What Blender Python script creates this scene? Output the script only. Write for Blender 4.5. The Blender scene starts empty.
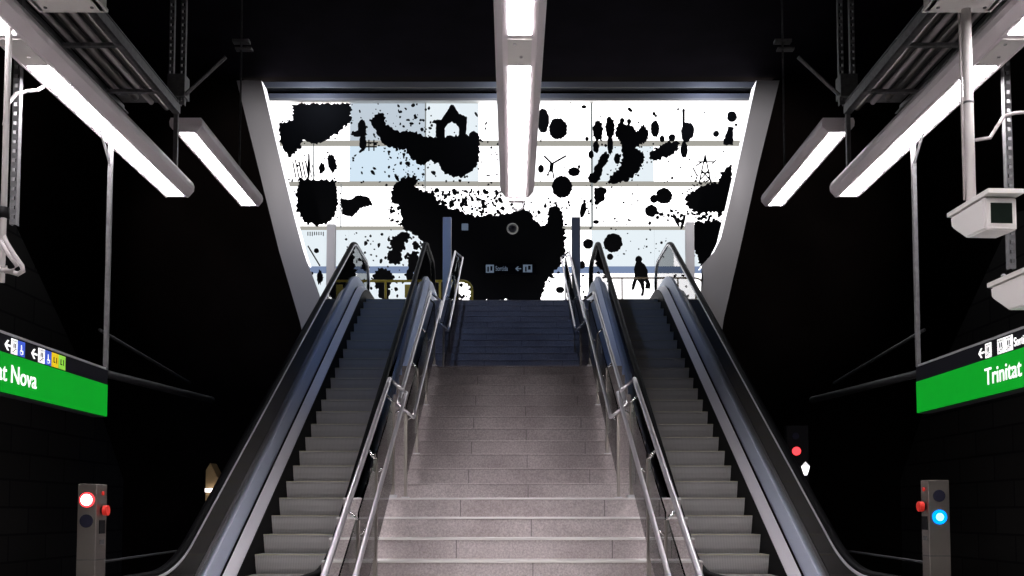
import bpy, bmesh, math, random
from mathutils import Vector, Matrix
R = math.radians
C = bpy.context.scene.collection
EYE = 1.707
F_PX, PITCH, Y0 = 995.0, R(3.3), 455.6
UP = 6.307            # level of the upper hall
TOPZ = 11.12           # ceiling over the stairs
WALLY = 27.0          # mural wall
random.seed(7)

def P(x, y, d):
    """point at distance d (along Y) that the photograph shows at pixel x, y"""
    u = (Y0 - y) / F_PX; r = (x - 512) / F_PX
    Y = math.cos(PITCH) - u * math.sin(PITCH); Z = math.sin(PITCH) + u * math.cos(PITCH)
    t = d / Y
    return Vector((r * t, d, Z * t + EYE))

# ------------------------------------------------------------------ materials
def mat(name, col, rough=.5, metal=0, emit=None, estr=0, noise=None, spec=None, bump=0):
    m = bpy.data.materials.new(name); m.use_nodes = True
    n = m.node_tree.nodes; l = m.node_tree.links; b = n['Principled BSDF']
    b.inputs['Base Color'].default_value = (*col, 1); b.inputs['Roughness'].default_value = rough
    b.inputs['Metallic'].default_value = metal
    if spec is not None: b.inputs['Specular IOR Level'].default_value = spec
    if emit:
        b.inputs['Emission Color'].default_value = (*emit, 1); b.inputs['Emission Strength'].default_value = estr
    if noise:
        scale, amt = noise
        tc = n.new('ShaderNodeTexCoord'); t = n.new('ShaderNodeTexNoise'); t.inputs['Scale'].default_value = scale
        t.inputs['Detail'].default_value = 6
        rp = n.new('ShaderNodeValToRGB')
        rp.color_ramp.elements[0].position = .3; rp.color_ramp.elements[1].position = .7
        rp.color_ramp.elements[0].color = (*[c * (1 - amt) for c in col], 1)
        rp.color_ramp.elements[1].color = (*[min(1, c * (1 + amt)) for c in col], 1)
        l.new(tc.outputs['Object'], t.inputs['Vector']); l.new(t.outputs['Fac'], rp.inputs['Fac'])
        l.new(rp.outputs['Color'], b.inputs['Base Color'])
        if bump:
            bp = n.new('ShaderNodeBump'); bp.inputs['Strength'].default_value = bump; bp.inputs['Distance'].default_value = .01
            l.new(t.outputs['Fac'], bp.inputs['Height']); l.new(bp.outputs['Normal'], b.inputs['Normal'])
    return m

def brushed(name, col, rough=.32, scale=(2, 2, 160), amt=.12, metal=1.0):
    m = mat(name, col, rough, metal)
    n = m.node_tree.nodes; l = m.node_tree.links; b = n['Principled BSDF']
    tc = n.new('ShaderNodeTexCoord'); mp = n.new('ShaderNodeMapping'); mp.inputs['Scale'].default_value = scale
    t = n.new('ShaderNodeTexNoise'); t.inputs['Scale'].default_value = 1; t.inputs['Detail'].default_value = 4
    mr = n.new('ShaderNodeMapRange'); mr.inputs['To Min'].default_value = rough - amt; mr.inputs['To Max'].default_value = rough + amt
    l.new(tc.outputs['Object'], mp.inputs['Vector']); l.new(mp.outputs['Vector'], t.inputs['Vector'])
    l.new(t.outputs['Fac'], mr.inputs['Value']); l.new(mr.outputs['Result'], b.inputs['Roughness'])
    return m

def stone(name, col, joint_w=1.1, row=.1855, dark=.6):
    """speckled granite with upright joints, staggered from step to step"""
    m = mat(name, col, .62)
    n = m.node_tree.nodes; l = m.node_tree.links; b = n['Principled BSDF']
    tc = n.new('ShaderNodeTexCoord')
    t = n.new('ShaderNodeTexNoise'); t.inputs['Scale'].default_value = 55; t.inputs['Detail'].default_value = 8; t.inputs['Roughness'].default_value = .8
    t2 = n.new('ShaderNodeTexNoise'); t2.inputs['Scale'].default_value = 1.6; t2.inputs['Detail'].default_value = 5
    r1 = n.new('ShaderNodeValToRGB'); r1.color_ramp.elements[0].position = .35; r1.color_ramp.elements[1].position = .65
    r1.color_ramp.elements[0].color = (*[c * .62 for c in col], 1); r1.color_ramp.elements[1].color = (*[c * 1.35 for c in col], 1)
    r2 = n.new('ShaderNodeValToRGB'); r2.color_ramp.elements[0].position = .35; r2.color_ramp.elements[1].position = .62
    r2.color_ramp.elements[0].color = (.8, .77, .77, 1); r2.color_ramp.elements[1].color = (1.05, 1.05, 1.05, 1)
    mx = n.new('ShaderNodeMix'); mx.data_type = 'RGBA'; mx.blend_type = 'MULTIPLY'; mx.inputs['Factor'].default_value = 1
    l.new(tc.outputs['Object'], t.inputs['Vector']); l.new(tc.outputs['Object'], t2.inputs['Vector'])
    l.new(t.outputs['Fac'], r1.inputs['Fac']); l.new(t2.outputs['Fac'], r2.inputs['Fac'])
    l.new(r1.outputs['Color'], mx.inputs['A']); l.new(r2.outputs['Color'], mx.inputs['B'])
    l.new(mx.outputs['Result'], b.inputs['Base Color'])
    return m

def glass(name, tint, refl_ior=1.5, haze=.0):
    m = bpy.data.materials.new(name); m.use_nodes = True
    n = m.node_tree.nodes; l = m.node_tree.links; n.clear()
    o = n.new('ShaderNodeOutputMaterial'); mx = n.new('ShaderNodeMixShader'); tr = n.new('ShaderNodeBsdfTransparent')
    g = n.new('ShaderNodeBsdfGlossy'); fr = n.new('ShaderNodeFresnel'); fr.inputs['IOR'].default_value = refl_ior
    tr.inputs['Color'].default_value = (*tint, 1); g.inputs['Roughness'].default_value = .02
    l.new(fr.outputs['Fac'], mx.inputs['Fac']); l.new(tr.outputs['BSDF'], mx.inputs[1]); l.new(g.outputs['BSDF'], mx.inputs[2])
    l.new(mx.outputs['Shader'], o.inputs['Surface'])
    return m

def emission(name, col, s):
    m = bpy.data.materials.new(name); m.use_nodes = True
    n = m.node_tree.nodes; l = m.node_tree.links; n.clear()
    o = n.new('ShaderNodeOutputMaterial'); e = n.new('ShaderNodeEmission')
    e.inputs['Color'].default_value = (*col, 1); e.inputs['Strength'].default_value = s
    l.new(e.outputs['Emission'], o.inputs['Surface']); return m

def masonry(name, col):
    m = mat(name, col, .9)
    n = m.node_tree.nodes; l = m.node_tree.links; b = n['Principled BSDF']
    tc = n.new('ShaderNodeTexCoord'); sp = n.new('ShaderNodeSeparateXYZ'); cb = n.new('ShaderNodeCombineXYZ')
    br = n.new('ShaderNodeTexBrick'); br.inputs['Scale'].default_value = 1; br.inputs['Brick Width'].default_value = 1.3
    br.inputs['Row Height'].default_value = .45; br.inputs['Mortar Size'].default_value = .02
    br.inputs['Color1'].default_value = (*col, 1); br.inputs['Color2'].default_value = (*[c * .7 for c in col], 1)
    br.inputs['Mortar'].default_value = (*[c * .15 for c in col], 1)
    l.new(tc.outputs['Object'], sp.inputs['Vector']); l.new(sp.outputs['Y'], cb.inputs['X']); l.new(sp.outputs['Z'], cb.inputs['Y'])
    l.new(cb.outputs['Vector'], br.inputs['Vector']); l.new(br.outputs['Color'], b.inputs['Base Color']); return m

def step_metal():
    m = mat('ribbed_aluminium', (.42, .41, .40), .55, .25)
    n = m.node_tree.nodes; l = m.node_tree.links; b = n['Principled BSDF']
    tc = n.new('ShaderNodeTexCoord'); w = n.new('ShaderNodeTexWave'); w.inputs['Scale'].default_value = 16; w.bands_direction = 'X'
    rp = n.new('ShaderNodeValToRGB'); rp.color_ramp.elements[0].color = (.50, .487, .48, 1); rp.color_ramp.elements[1].color = (.64, .625, .61, 1)
    l.new(tc.outputs['Object'], w.inputs['Vector']); l.new(w.outputs['Fac'], rp.inputs['Fac']); l.new(rp.outputs['Color'], b.inputs['Base Color'])
    return m

M = dict(
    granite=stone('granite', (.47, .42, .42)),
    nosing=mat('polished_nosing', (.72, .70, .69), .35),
    steel=brushed('brushed_steel', (.62, .62, .64), .38, metal=.75),
    steel_blue_lit=brushed('satin_steel_blue_lit', (.74, .80, .96), .45, metal=.25),  # blue light reflected by the satin steel is put into its base colour
    portal=brushed('portal_steel', (.60, .59, .61), .42, scale=(3, 3, .7), amt=.1, metal=.35),
    chrome=mat('polished_steel', (.78, .78, .80), .16, 1.0),
    rubber=mat('black_rubber', (.004, .004, .0045), .55, spec=.12),
    black=mat('black_paint', (.004, .004, .005), .6, spec=.1),
    skirt=mat('dark_skirt', (.007, .007, .008), .6, spec=.12),
    rail=mat('satin_steel_rail', (.66, .63, .66), .30, .9),
    track=mat('bright_track', (.80, .80, .84), .35, .5),
    pillar=brushed('pillar_steel', (.34, .31, .28), .36),
    deck=brushed('deck_aluminium', (.92, .89, .94), .45, metal=.15),
    faint=mat('dark_pipe_paint', (.05, .05, .055), .5),
    joint=mat('mortar_joint', (.17, .155, .155), .8),
    dark=mat('dark_plaster', (.0105, .0078, .0072), .95, spec=.02, noise=(.8, .3)),
    ceil=mat('black_ceiling', (.0085, .0065, .0105), .95, spec=.02, noise=(1.5, .25)),
    floor=mat('pale_terrazzo_floor', (.42, .41, .40), .45, noise=(20, .3)),
    glass=glass('clear_glass', (.86, .93, .93)),
    white=mat('white_enamel', (.72, .69, .67), .4),
    house=mat('lamp_housing_enamel', (.80, .73, .76), .45),
    zinc=mat('galvanised_zinc', (.16, .16, .165), .5, .6, noise=(30, .2)),
    tube=emission('lamp_diffuser', (1, .94, .97), 46),
    step=step_metal(),
    yellow=mat('yellow_paint', (.55, .42, .03), .45),
    edge_yellow=mat('worn_yellow_edge', (.60, .57, .38), .5),
    brown=mat('bronze_paint', (.28, .19, .09), .45),
    wall=masonry('dark_masonry', (.038, .034, .032)),
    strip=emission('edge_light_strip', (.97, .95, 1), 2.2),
    seam_glow=emission('mullion_painted_glow', (.62, .60, .54), .62), thin_seam_glow=emission('thin_mullion_painted_glow', (.42, .46, .46), .55),  # backlight on the mullions put into their material as a glow
    print=mat('black_print', (.004, .004, .006), .6, spec=.2),
    mullion=mat('mullion_paint', (.88, .86, .82), .5, .1),
    header=mat('header_metal', (.50, .51, .57), .5, .1),
    green=mat('green_sign_face', (.0, .20, .012), .5, emit=(.0, .30, .012), estr=.75, spec=.1),
    signblack=mat('black_sign_face', (.004, .004, .008), .5, spec=.08),
    signwhite=mat('white_lettering', (.8, .8, .8), .5, emit=(1, 1, 1), estr=.75),
    signblue=mat('blue_pictogram', (.03, .08, .5), .5, emit=(.03, .08, .5), estr=.7),
    signyellow=mat('yellow_line_badge', (.7, .5, .0), .5, emit=(.7, .5, .0), estr=.6),
    signgreen=mat('light_green_line_badge', (.25, .6, .05), .5, emit=(.25, .6, .05), estr=.6),
    redlens=emission('red_lens', (1, .05, .06), 2.2), whitelens=emission('white_lens', (1, .93, .93), 4),
    bluelens=emission('blue_lens', (.0, .25, 1), 2.2), cyanlens=emission('cyan_lens', (.25, .75, 1), 2.5),
    darklens=mat('dark_lens', (.02, .02, .035), .15),
    red=mat('red_plastic', (.7, .03, .02), .4, emit=(.7, .03, .02), estr=.15),
    camglass=mat('camera_window', (.01, .015, .012), .08),
    cable=mat('grey_cable', (.42, .38, .38), .5),
)

# ------------------------------------------------------------------ helpers
def obj(name, bm, m, parent=None, smooth=False, recalc=True):
    if recalc: bmesh.ops.recalc_face_normals(bm, faces=bm.faces)
    me = bpy.data.meshes.new(name); bm.to_mesh(me); bm.free()
    for x in (m if isinstance(m, (list, tuple)) else [m]): me.materials.append(x)
    if smooth:
        for p in me.polygons: p.use_smooth = True
    o = bpy.data.objects.new(name, me); C.objects.link(o)
    if parent: o.parent = parent; o.matrix_parent_inverse = parent.matrix_world.inverted()
    return o
def tag(o, label=None, cat=None, group=None, kind=None):
    if label: o['label'] = label
    if cat: o['category'] = cat
    if group: o['group'] = group
    if kind: o['kind'] = kind
    return o
def thing(name, loc, label, cat, group=None):
    o = bpy.data.objects.new(name, None); C.objects.link(o); o.location = loc; o.empty_display_size = .2
    bpy.context.view_layer.update()
    return tag(o, label, cat, group)
def box(bm, x0, x1, y0, y1, z0, z1, mx=None, mi=0):
    vs = [Vector((x, y, z)) for x in (x0, x1) for y in (y0, y1) for z in (z0, z1)]
    if mx: vs = [mx @ v for v in vs]
    v = [bm.verts.new(p) for p in vs]
    for f in ((0, 1, 3, 2), (4, 6, 7, 5), (0, 4, 5, 1), (2, 3, 7, 6), (0, 2, 6, 4), (1, 5, 7, 3)):
        bm.faces.new([v[i] for i in f]).material_index = mi
    return bm
def bx(*a, bev=0, **k):
    bm = bmesh.new(); box(bm, *a, **k)
    if bev:
        bmesh.ops.recalc_face_normals(bm, faces=bm.faces)
        bmesh.ops.bevel(bm, geom=bm.edges[:], offset=bev, segments=2, affect='EDGES', profile=.5)
    return bm
def tube(bm, pts, r, n=10, cap=True, ry=None):
    pts = [Vector(p) for p in pts]; rings = []
    ref = None
    for i, p in enumerate(pts):
        a = pts[max(i - 1, 0)]; b = pts[min(i + 1, len(pts) - 1)]
        t = (b - a).normalized()
        if ref is None: ref = Vector((0, 0, 1)) if abs(t.z) < .9 else Vector((1, 0, 0))
        u = t.cross(ref).normalized(); w = u.cross(t).normalized(); ref = w
        rings.append([bm.verts.new(p + u * r * math.cos(2 * math.pi * k / n) + w * (ry or r) * math.sin(2 * math.pi * k / n)) for k in range(n)])
    for A, B in zip(rings, rings[1:]):
        for k in range(n): bm.faces.new((A[k], A[(k + 1) % n], B[(k + 1) % n], B[k]))
    if cap: bm.faces.new(rings[0]); bm.faces.new(rings[-1][::-1])
    return bm
def tb(pts, r, n=10): return tube(bmesh.new(), pts, r, n)
def sweep(profile, path, lo=None):
    """closed (x, h) profile carried along a (y, z) path, upright"""
    bm = bmesh.new(); rings = []
    for (y, z) in path: rings.append([bm.verts.new((x, y, z + h)) for x, h in profile])
    n = len(profile)
    for A, B in zip(rings, rings[1:]):
        for k in range(n): bm.faces.new((A[k], A[(k + 1) % n], B[(k + 1) % n], B[k]))
    bm.faces.new(rings[0]); bm.faces.new(rings[-1][::-1])
    return bm
def slab(outline, axis, a, b):
    """outline in the other two axes, extruded from a to b along axis"""
    bm = bmesh.new()
    def mk(p, t): return {'x': (t, p[0], p[1]), 'y': (p[0], t, p[1]), 'z': (p[0], p[1], t)}[axis]
    A = [bm.verts.new(mk(p, a)) for p in outline]; B = [bm.verts.new(mk(p, b)) for p in outline]
    f1 = bm.faces.new(A); f2 = bm.faces.new(B[::-1]); n = len(A)
    for k in range(n): bm.faces.new((A[k], A[(k + 1) % n], B[(k + 1) % n], B[k]))
    bmesh.ops.triangulate(bm, faces=[f1, f2])
    return bm
def cyl(bm, c, axis, r, depth, n=24):
    ax = Vector(axis).normalized(); q = ax.to_track_quat('Z', 'Y').to_matrix().to_4x4()
    bmesh.ops.create_cone(bm, cap_ends=True, segments=n, radius1=r, radius2=r, depth=depth, matrix=Matrix.Translation(c) @ q)
    return bm

# ------------------------------------------------------------------ the setting
def struct(name, bm, m): return tag(obj(name, bm, m), kind='structure')
struct('floor', bx(-9, 9, -7, 22.6, -.3, 0), M['floor'])
SLOT = 21.3
# upper hall floor, notched around the two escalator wells
bm = bmesh.new(); box(bm, -9, 9, 22.7, WALLY + .6, UP - .35, UP); box(bm, -1.7, 1.7, SLOT + .01, 22.7, UP - .35, UP)
box(bm, -9, -3.5, SLOT + .3, 22.7, UP - .35, UP); box(bm, 3.5, 9, SLOT + .3, 22.7, UP - .35, UP)
struct('upper_floor', bm, M['floor'])
struct('ceiling', bx(-9, 9, -7, 21.0, TOPZ, TOPZ + .3), M['ceil'])
struct('upper_ceiling', bx(-9, 9, 21.0, WALLY + .6, 13.9, 14.2), M['dark'])
struct('trim_1', bx(-9, 9, 21.0, 21.25, TOPZ + .0, 13.9), M['dark'])
struct('wall_left', bx(-9.3, -9, -7, WALLY + .6, -.3, 14.2), M['dark'])
struct('wall_right', bx(9, 9.3, -7, WALLY + .6, -.3, 14.2), M['dark'])
struct('wall_back', bx(-9, 9, -7.3, -7, -.3, TOPZ + .3), M['dark'])
struct('wall_front', bx(-9, 9, WALLY + .2, WALLY + .6, UP, 14), M['dark'])
for s, nm in ((-1, 'left'), (1, 'right')):
    top = [(3.0, 5.2), (12.5, 6.0), (16.0, 6.6), (19.5, 4.0), (21.0, 2.4)]
    o = obj('masonry_wall', slab([(3.0, 0), *top, (21.0, 0)], 'x', s * 8.2, s * 9.0), M['wall'])
    tag(o, 'dark stone block wall behind the %s station name sign' % nm, 'wall', kind='structure')

# ------------------------------------------------------------------ staircase
SR, ST, HW = .1855, .359, 1.64
Z0 = .1477 + EYE
edges = []                                          # (y, z) of every step edge, bottom to top
for k in range(-9, 1): edges.append((9.68 + k * ST, Z0 + k * SR))
for k in range(1, 12): edges.append((11.14 + (k - 1) * ST, Z0 + k * SR))
e2 = edges[-1]
for k in range(1, 14): edges.append((SLOT - (13 - k) * ST, UP - (13 - k) * SR))
st = thing('staircase', (0, edges[0][0], 0), 'wide grey granite staircase in three flights between the two escalators', 'stairs')
for i, (y, z) in enumerate(edges):
    y1 = edges[i + 1][0] if i + 1 < len(edges) else y + .35
    zl = max(0, z - SR)
    bm = bmesh.new(); box(bm, -HW, HW, y, y1 + .02, zl - (.12 if zl > 0 else 0), z - .019)
    # upright joints cut as narrow grooves: pieces of unequal length
    s_ = obj('step' if y1 - y < .6 else 'landing', bm, M['granite'], st)
    js = ([-.5, .9] if i % 2 else [.18])
    for j in js: obj('joint', bx(j - .004, j + .004, y - .0015, y + .002, zl + .004, z - .020), M['joint'], s_)
    nb = bx(-HW, HW, y - .010, y1 + .004, z - .019, z, bev=.003)
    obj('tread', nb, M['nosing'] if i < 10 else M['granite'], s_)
# solid body under the stairs
body = [(edges[0][0] + .05, 0)] + [(y + .06, z - .2) for y, z in edges if z > .25] + [(SLOT + .3, UP - .36), (SLOT + .3, 0)]
obj('stair_body', slab(body, 'x', -HW + .01, HW - .01), M['dark'], st)

# side stringers (kerbs) of the stairs
def nose(y):
    if y <= edges[0][0]: return edges[0][1]
    for (a, b), (c, d) in zip(edges, edges[1:]):
        if y <= c:
            if c - a > .6:                      # landing
                return b if y < c - ST else b + (d - b) * (y - (c - ST)) / ST
            return b + (d - b) * (y - a) / (c - a)
    return UP
# ------------------------------------------------------------------ stair railings
def make_rail(s, nm, y0, y1, flight, posts, za=None):
    root = thing('stair_railing', (s * 1.2, y0, nose(y0)), '%s steel and glass railing beside the %s' % (nm, flight), 'railing', 'stair railings')
    def line(H, ya, yb):
        pts = []; n = 24
        for i in range(n + 1):
            y = ya + (yb - ya) * i / n
            pts.append((y, lin(y) + H))
        return pts
    def lin(y):
        (a, b), (c, d) = za
        return b + (d - b) * (y - a) / (c - a)
    A = [Vector((s * 1.25, y, z)) for y, z in line(1.0, y0, y1)]
    B = [Vector((s * 1.08, y, z)) for y, z in line(.86, y0, y1)]
    obj('handrail', tb(A, .025, 12), M['rail'], root, True)
    obj('handrail', tb(B, .020, 12), M['rail'], root, True)
    for e in (0, -1): obj('end_loop', tb([A[e], B[e]], .019, 10), M['rail'], root, True)
    # glass panels between posts
    for a, b in zip(posts, posts[1:]):
        g = slab([(a + .05, lin(a + .05) + .12), (b - .05, lin(b - .05) + .12), (b - .05, lin(b - .05) + .93), (a + .05, lin(a + .05) + .93)], 'x', s * 1.165, s * 1.177)
        obj('glass_panel', g, M['glass'], root)
    for y in posts:
        zb = nose(y + .02) if nose(y) < 9 else UP
        zb = max(z for (yy, z) in edges if yy <= y + .01)
        bm = bmesh.new()
        box(bm, s * 1.171 - .016, s * 1.171 + .016, y - .03, y + .03, zb, lin(y) + .90)
        p = obj('post', bm, M['pillar'], root)
        bm = bmesh.new(); tube(bm, [(s * 1.171, y, lin(y) + .90), (s * 1.25, y, lin(y) + .98)], .012, 8)
        tube(bm, [(s * 1.171, y, lin(y) + .78), (s * 1.08, y, lin(y) + .84)], .010, 8)
        obj('bracket', bm, M['chrome'], p, True)
        obj('base_shoe', bx(s * 1.171 - .04, s * 1.171 + .04, y - .045, y + .045, zb, zb + .03), M['steel'], p)
    return root
for s, nm in ((-1, 'left'), (1, 'right')):
    make_rail(s, nm, 6.3, 10.1, 'lower flight of the stairs', [6.6, 7.55, 8.55, 9.76], (edges[0], edges[9]))
    make_rail(s, nm, 10.85, 15.1, 'middle flight of the stairs', [10.95, 12.2, 13.5, 14.85], (edges[10], edges[20]))
    make_rail(s, nm, 16.7, 21.55, 'dark upper flight of the stairs', [16.85, 18.4, 19.9, 21.4], (edges[21], edges[33]))

# ------------------------------------------------------------------ escalators
YA, YB, SL = 9.81, 20.74, math.tan(R(30))
def esc_path(y_start, y_end, ra, rb, n=14, za=0.0, zb=UP):
    """flat, arc, 30 degree incline, arc, flat; the incline meets the floor levels at YA and YB"""
    pts = [(y_start, za)]
    ta, tbb = ra * math.tan(R(15)), rb * math.tan(R(15))
    for i in range(n + 1):
        a = R(30) * i / n; pts.append((YA - ta + ra * math.sin(a), za + ra * (1 - math.cos(a))))
    m = 10
    p0 = pts[-1]; p1 = (YB + tbb - rb * math.sin(R(30)), zb - rb * (1 - math.cos(R(30))))
    for i in range(1, m): pts.append((p0[0] + (p1[0] - p0[0]) * i / m, p0[1] + (p1[1] - p0[1]) * i / m))
    for i in range(n + 1):
        a = R(30) * (1 - i / n); pts.append((YB + tbb - rb * math.sin(a), zb - rb * (1 - math.cos(a))))
    pts.append((y_end, zb))
    return pts
# make the incline run exactly through both levels
YB = YA + UP / SL
def interp(path, y):
    for (a, b), (c, d) in zip(path, path[1:]):
        if y <= c: return b + (d - b) * (y - a) / (c - a)
    return path[-1][1]
step_bm_cache = {}
def make_escalator(s, nm):
    xi, xo = 2.075, 3.075                      # step band
    root = thing('escalator', (s * 2.575, 8.0, 0), 'escalator %s of the granite stairs with black handrails and glass sides' % nm, 'escalator', 'escalators either side of the stairs')
    def X(a, b): return (min(s * a, s * b), max(s * a, s * b))
    base = esc_path(8.3, 23.0, 2.7, 2.7)
    # steps: spaced .4 m along the run
    x0, x1 = X(xi, xo)
    sb = bmesh.new(); prof = [(0, 0), (.4, 0), (.4, -.05), (.03, -.05)]
    n = 7
    for i in range(n + 1):                     # curved riser
        t = i / n; prof.append((.03 - .03 * math.sin(t * math.pi / 2) + .055 * t * t, -.05 - .19 * t))
    prof = [(0, 0), (.4, 0), (.4, -.03), (.09, -.03)] + [(.085 - .075 * (1 - t) ** 1.0 , -.24 + .21 * (1 - t)) for t in [i / 6 for i in range(6, -1, -1)][::-1]][::-1]
    prof = [(0, 0), (.4, 0), (.4, -.03), (.12, -.03), (.12, -.235), (.085, -.235), (.055, -.17), (.03, -.10), (.012, -.035), (0, -.012)]
    me = None; proto = None
    ph = 11.51 + 0.0
    k0 = int(round((8.9 - ph) / .4)); k1 = int(round((22.3 - ph) / .4))
    for k in range(k0, k1):
        y = ph + k * .4; z = interp(base, y)
        if proto is None:
            o = obj('step', slab(prof, 'x', x0 + .008, x1 - .008), M['step'], root)
            e = obj('yellow_edge', bx(x0 + .01, x1 - .01, -.003, .02, -.006, .002), M['edge_yellow'], o)
            proto = (o, e); o.matrix_parent_inverse = Matrix.Identity(4)
        else:
            o = proto[0].copy(); C.objects.link(o); o.parent = root
            e = proto[1].copy(); C.objects.link(e); e.parent = o; e.matrix_parent_inverse = Matrix.Identity(4)
        o.matrix_parent_inverse = Matrix.Identity(4)
        o.location = Vector((0, y, z)) - root.location
    H = 1.13
    hp = esc_path(8.55, 22.35, 2.2, 1.3)
    for side, (xs, sg) in enumerate(((3.33, 1), (1.83, -1))):
        def pr(l): return [(s * (xs + sg * a), h) for a, h in l]
        ed = xo if sg > 0 else xi; g = abs(xs - ed)            # .255 and .245
        # skirt: upright dark panel beside the steps
        p = esc_path(8.6, 22.9, 2.7, 2.7)
        obj('skirt', sweep(pr([(-g + .002, -.32), (-g + .012, -.32), (-g + .012, .19), (-g + .002, .19)]), p), M['skirt'], root)
        obj('inner_deck', sweep(pr([(-g + .012, .185), (-g + .014, .20), (-g + .135, .275), (-g + .135, .20)]), p), M['deck'], root)
        obj('glass_clamp', sweep(pr([(-.085, .26), (-.085, .30), (-.03, .48), (.03, .48), (.03, .26)]), p), M['steel_blue_lit'], root)
        obj('outer_deck', sweep(pr([(.03, .25), (.03, .42), (.12, .36), (.12, .25)]), p), M['steel_blue_lit'] if sg < 0 else M['skirt'], root)
        # cladding down the outside of the truss
        cl = [(y, z + .26) for y, z in p]
        low = [(22.9, UP - 1.0), (20.2, UP - 1.0), (10.3, -.02), (8.6, -.02)]
        obj('side_cladding', slab(cl + low, 'x', s * (xs + sg * .10), s * (xs + sg * .12)), M['steel_blue_lit'] if sg < 0 else M['black'], root)
        # glass with rounded ends
        rr = .40
        top = [(y, z + H - .03) for y, z in hp]
        def arc(cy, cz, a0, a1, r, n=12): return [(cy + r * math.cos(R(a0 + (a1 - a0) * i / n)), cz + r * math.sin(R(a0 + (a1 - a0) * i / n))) for i in range(n + 1)]
        lowend = arc(8.55, H - .03 - rr, 250, 90, rr)[:-1]
        upend = arc(22.35, UP + H - .03 - rr, 90, -70, rr)[1:]
        bot = [(y, z + .47) for y, z in esc_path(8.62, 22.3, 2.7, 2.7)][::-1]
        obj('glass_balustrade', slab(lowend + top + upend + bot, 'x', s * xs - .006, s * xs + .006), M['glass'], root)
        # handrail: oval rubber belt on a steel track, looping round both ends
        rail = [(y, z + .04 * 0) for y, z in arc(8.55, H - .03 - rr, 235, 90, rr + .02)[:-1]] + [(y, z + .02) for y, z in top] + arc(22.35, UP + H - .03 - rr, 90, -55, rr + .02)[1:]
        obj('handrail_track', tube(bmesh.new(), [(s * (xs - sg * .022), y, z - .016) for y, z in rail], .020, 8, ry=.018), M['track'], root, True)
        obj('handrail', tube(bmesh.new(), [(s * (xs + sg * .012), y, z + .018) for y, z in rail], .046, 14, ry=.030), M['rubber'], root, True)
    # truss underside, comb plates
    a, b = X(1.72, 3.44)
    bmu = slab([(8.6, 0.0), (10.0, 0.0), (10.4, .05), (20.3, UP - .75), (22.9, UP - .75), (22.9, UP - .95), (20.2, UP - .95), (10.35, -.02), (8.6, -.02)], 'x', a + .02, b - .02)
    obj('truss', bmu, M['black'], root)
    for nm2, ya, yb, z in (('comb_plate', 8.3, 9.0, .012), ('comb_plate', 22.15, 23.0, UP + .012)):
        bm = bx(x0, x1, ya, yb, z - .03, z)
        q = 40
        yy = yb if z < 1 else ya; dirn = 1 if z < 1 else -1
        for i in range(q):
            xx = x0 + (i + .25) * (x1 - x0) / q; box(bm, xx, xx + .012, min(yy, yy + dirn * .06), max(yy, yy + dirn * .06), z - .02, z - .002)
        obj(nm2, bm, M['steel'], root)
    return root
make_escalator(-1, 'left'); make_escalator(1, 'right')

# ------------------------------------------------------------------ light fixtures
LZ = 2.75 + EYE
def make_fixture(x, y_end, z, L, gap, where):
    r = thing('light_fixture', (x, y_end, z), where, 'ceiling light', 'fluorescent batten lights over the stairs')
    w, h = .102, .090
    y0, y1 = y_end - L - gap + .03, y_end + .035
    prof = [(-w, 0), (w, 0), (w + .042, h * .55), (w + .047, h), (w + .035, h + .035), (-w - .035, h + .035), (-w - .047, h), (-w - .042, h * .55)]
    bm = bmesh.new(); A = [bm.verts.new((x + a, y0, z + b)) for a, b in prof]; B = [bm.verts.new((x + a, y1, z + b)) for a, b in prof]
    n = len(prof)
    for k in range(n): bm.faces.new((A[k], A[(k + 1) % n], B[(k + 1) % n], B[k]))
    bm.faces.new(A); bm.faces.new(B[::-1])
    obj('housing', bm, M['house'], r)
    half = L / 2
    for i in range(2):
        obj('diffuser', bx(x - .067, x + .067, y_end - L + i * half + .006, y_end - L + (i + 1) * half - .006, z - .003, z + .004), M['tube'], r)
    if gap > .2:
        g = obj('cover_plate', bx(x - .07, x + .07, y_end - L - gap + .05, y_end - L - .02, z - .006, z), M['white'], r)
        cb = bmesh.new(); cyl(cb, (x + .01, y_end - L - gap * .35, z - .009), (0, 0, 1), .010, .008)
        cyl(cb, (x - .03, y_end - L - gap * .75, z - .009), (0, 0, 1), .010, .008); obj('screw', cb, M['chrome'], g)
    ed = bmesh.new()
    for sx in (-1, 1): box(ed, x + sx * .092 - .006, x + sx * .092 + .006, y0, y1, z - .004, z + .001)
    obj('lip', ed, M['house'], r)
    return r
ends = [8.5, 5.58, 2.66, -.26, -3.18]
wh = ['nearest the mural', 'second from the mural end', 'out of view overhead', 'behind the viewpoint', 'at the back of the hall']
tubes_end = None
for x, nm in ((.045, 'centre row'), (-2.92, 'left row'), (2.92, 'right row')):
    for e, w_ in zip(ends, wh):
        make_fixture(x, e, LZ, 2.52, .4, 'white batten light of the %s, %s' % (nm, w_))
for s, nm in ((-1, 'left'), (1, 'right')):
    make_fixture(s * 2.93, 10.9, 3.42 + EYE, 2.12, .06, 'shorter, higher batten light over the %s escalator, beside the steel portal' % nm)

c = (.045, 8.53, LZ)
r = thing('end_bracket', c, 'small grey bracket on the mural end of the centre light row', 'bracket')
bm = bmesh.new(); box(bm, -.03, .11, 8.54, 8.60, LZ - .03, LZ + .05); obj('plate', bm, M['house'], r)
obj('hook', tb([(.10, 8.57, LZ), (.10, 8.60, LZ - .08), (.05, 8.60, LZ - .10), (-.0, 8.60, LZ - .07)], .012, 8), M['zinc'], r, True)

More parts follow.
